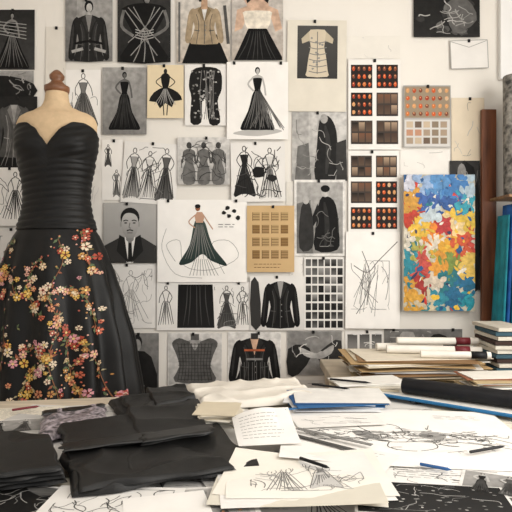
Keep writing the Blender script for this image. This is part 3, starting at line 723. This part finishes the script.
# ---------------- stacks
def stack(name,x0,x1,y0,y1,z,n,h,pal,rj=3,pj=.02,var=.25,mat=None,top=None):
    a=Art();zz=z;w,l=x1-x0,y1-y0
    for i in range(n):
        t=h/n; ww=w*(1-R.uniform(0,var)); ll=l*(1-R.uniform(0,var))
        a.box3(((x0+x1)/2+R.uniform(-pj,pj),(y0+y1)/2+R.uniform(-pj,pj),zz+t/2),(ww,ll,t*.8),math.radians(R.uniform(-rj,rj)),top if (top and i==n-1) else R.choice(pal)); zz+=t
    return a.build(name,ident,mat or m_stack)
PP=['#e1dcd2','#d8d0c0','#e6e4de','#cfc2aa','#dedad0','#bfab86','#d3d6d8']
stack('folder_stack',.38,.92,2.17,2.52,TZ+.001,28,.09,PP+['#7f8a93','#b4966a','#8a6a48'],11,.03,top='#ddd3c0')
stack('magazine_stack',.10,.40,1.70,1.90,TZ+.028,9,.026,['#dedbd4','#2f5f8f','#dadada','#244f7f','#2f6494','#cdc4b4'],12,.02,.12,top='#e1ded8')
stack('magazine_stack',.26,.52,1.93,2.08,TZ+.025,6,.03,PP+['#3a5a78'],12,.015,.2,top='#e2ded6')
stack('swatch_card_stack',-.17,-.045,1.52,1.66,TZ+.03,16,.038,['#e0dacb','#d4cab6','#e6e1d6','#cdc1a9'],16,.006,.12)
stack('paper_stack',.74,1.12,1.93,2.08,TZ+.025,14,.05,PP+['#8f5a40','#b9a47e','#2f5f8f'],9,.014,.2)
a=Art(); a.box3((0,.11,0),(.5,.2,.005),0,'#e3e0d9'); a.box3((0,0,0),(.5,.018,.006),0,'#2b6c9c')
o=a.build('blue_edged_portfolio',ident,m_stack); o.location=(.60,1.76,TZ+.031); o.rotation_euler=(0,0,math.radians(-38))
tube('black_paper_roll',(.50,1.90,TZ+.062),(.90,1.63,TZ+.062),.026,m_rolld)
g=empty('paper_rolls')
for k,(p,q,r,mt) in enumerate([((.55,2.36,.109),(.93,2.31,.109),.017,m_rollw),((.52,2.42,.108),(.92,2.44,.108),.016,m_rollw),((.60,2.39,.139),(.94,2.37,.139),.015,m_rollw),((.66,2.25,.106),(.93,2.22,.106),.014,m_rollw)]):
    P0=Vector(p)+Vector((0,0,TZ)); Q0=Vector(q)+Vector((0,0,TZ)); tube('roll_%d'%k,P0,Q0,r,mt,g)
    dd=(Q0-P0).normalized(); A=P0.lerp(Q0,.72); tube('band_%d'%k,A,A+dd*.06,r*1.06,m_red if k%2==0 else m_rolld,g,prof=[(0,.98),(0,1),(.06,1),(.06,.98)])
g=empty('drawing_pencils')
m_blu=M('pencil_blue','#2c5c94',.4,.1,20)
for k,(p,q,c,h) in enumerate([((312,384),(350,389),m_rolld,.062),((330,379),(372,383),m_rolld,.062),((300,458),(330,468),m_rolld,.044),((470,452),(505,446),m_rolld,.036),
    ((420,464),(452,470),m_blu,.036),((12,410),(40,406),m_red,.034)]):
    A,B=T(*p,h),T(*q,h); L=(B-A).length
    tube('pencil_%d'%k,A,B,.0038,c,g,8,prof=[(0,.8),(.002,1),(L*.86,1),(L*.88,.85),(L-.002,.2),(L,.05)])
a=Art((0,0,52,46)); a.grid(24,10,.9); a.up(); text(a,.1,.14,.85,8,.09,.55,.6); a.line([(.05,.06),(.95,.06)],.8,.5)
c0=T(265,436,.036)
def mp(x,y,l):
    u,v=x/52,y/46; r=math.radians(8)
    X=(u-.5)*.155; Y=(.5-v)*.17; zz=.006+.045*(1-v)**1.3*math.sin(min(1,.25+u)*math.pi*.6)+l*.0002
    return (c0.x+X*math.cos(r)-Y*math.sin(r),c0.y+X*math.sin(r)+Y*math.cos(r),c0.z+zz)
a.build('printed_receipt',mp,m_paper)
# ================================================================= RIGHT SIDE
pl=boxm('wooden_plank',0,.072,-.025,0,0,1.97,m_wood,bevel=.004); pl.location=(WX(479),WY-.012,0)
sh=empty('shelving_unit')
m_shelf=M('shelf_oak','#8a6a4a',.5,.3,6,.2,60,stretch=(.6,6,6))
X0,X1,Y0,Y1=1.14,1.72,2.52,2.735
for i,(x,y) in enumerate([(X1-.03,Y0),(X1-.03,Y1-.03),(1.32,Y1-.03)]): boxm('post_%d'%i,x,x+.03,y,y+.03,0,2.2,m_wood,sh)
for i,z in enumerate([.1,.45,.78,1.53]): boxm('shelf_%d'%i,X0,X1,Y0,Y1,z-.014,z,m_shelf,sh)
def drape(name,x,y0,y1,z0,z1,mat,amp=.008,thick=.03,seed=0,parent=None,lean=0):
    V=[];Fs=[];n=48;m=24
    for j in range(m+1):
        for i in range(n):
            t=2*math.pi*i/n; v=j/m
            yy=(y0+y1)/2+(y1-y0)/2*math.sin(t)*(1-.1*v); xx=x+lean*v+thick*math.cos(t)+amp*math.sin(t*7+seed)*(.4+.6*(1-v))
            V.append((xx,yy,z0+(z1-z0)*v))
    for j in range(m):
        for i in range(n): k=(i+1)%n; Fs.append((j*n+i,j*n+k,(j+1)*n+k,(j+1)*n+i))
    Fs.append(tuple(range(n))); Fs.append(tuple(m*n+i for i in range(n)))
    return mesh(name,V,Fs,mat,True,parent)
cm=lambda n_,c:M(n_,c,.8,.25,12,.3,200)
m_teal=cm('teal_fabric','#1c8090'); m_blue=cm('blue_fabric','#2c62a8'); m_lt=cm('pale_blue_fabric','#93bccd'); m_navy=cm('navy_fabric','#101826'); m_or=cm('rust_fabric','#b5553a'); m_crf=cm('cream_fabric','#d8cfbc')
g=empty('hanging_fabrics')
for k,mt in enumerate([m_teal,m_blue,m_teal,m_crf,m_or,m_teal,m_blue,m_lt,m_navy,m_teal,m_blue,m_or,m_lt,m_blue,m_teal,m_navy,m_crf]):
    drape('fabric_%d'%k,1.128+k*.025,2.56+.006*(k%4),2.70,.785,1.44+.025*((k*2)%3),mt,.0025,.009,k,g,.035)
g=empty('textile_bolts')
m_tweed=M('grey_patterned_textile','#77736c',.85,.75,38,.4,120)
for k,x in enumerate((1.20,1.30,1.40,1.50)): tube('bolt_%d'%k,(x,2.60,1.532),(x+.005,2.62,2.09-.06*(k%2)),.047,[m_tweed,m_cream,m_tweed,m_navy][k],g)
stack('folded_textile_stack',.955,1.085,2.22,2.46,TZ+.001,12,.215,['#6a3f2d','#b4a07c','#c9c2b4','#34505c','#8a5a40','#d0cabc','#3a2a24'],4,.004,.08)
# ================================================================= LIGHT / CAMERA
w=bpy.data.worlds.new('World'); bpy.context.scene.world=w; w.use_nodes=True
w.node_tree.nodes['Background'].inputs[0].default_value=(.96,.97,1,1); w.node_tree.nodes['Background'].inputs[1].default_value=.76
def area(name,loc,target,sx,sy,e,col=(1,1,1)):
    l=bpy.data.lights.new(name,'AREA'); l.shape='RECTANGLE'; l.size=sx; l.size_y=sy; l.energy=e; l.color=col
    o=bpy.data.objects.new(name,l); link(o); o.location=loc; o.rotation_euler=(Vector(target)-Vector(loc)).to_track_quat('-Z','Y').to_euler(); return o
area('window_daylight',(XR+.25,.65,1.8),(0,1.6,1.1),2.2,1.6,84,(1,.97,.92))
area('added_fill_softbox',(-.3,.5,2.95),(-.1,1.3,0),1.6,1.0,19,(1,.97,.93))  # added softbox under the ceiling to lift the interior, not a room fixture
cam=bpy.data.cameras.new('camera'); co=bpy.data.objects.new('camera',cam); link(co)
co.location=(0,0,CZ); co.rotation_euler=(math.radians(90),0,0); cam.lens=36*F/512; cam.sensor_width=36; cam.clip_start=.02
sc=bpy.context.scene; sc.camera=co
try:
    sc.view_settings.view_transform='Standard'; sc.view_settings.look='None'
except Exception: pass
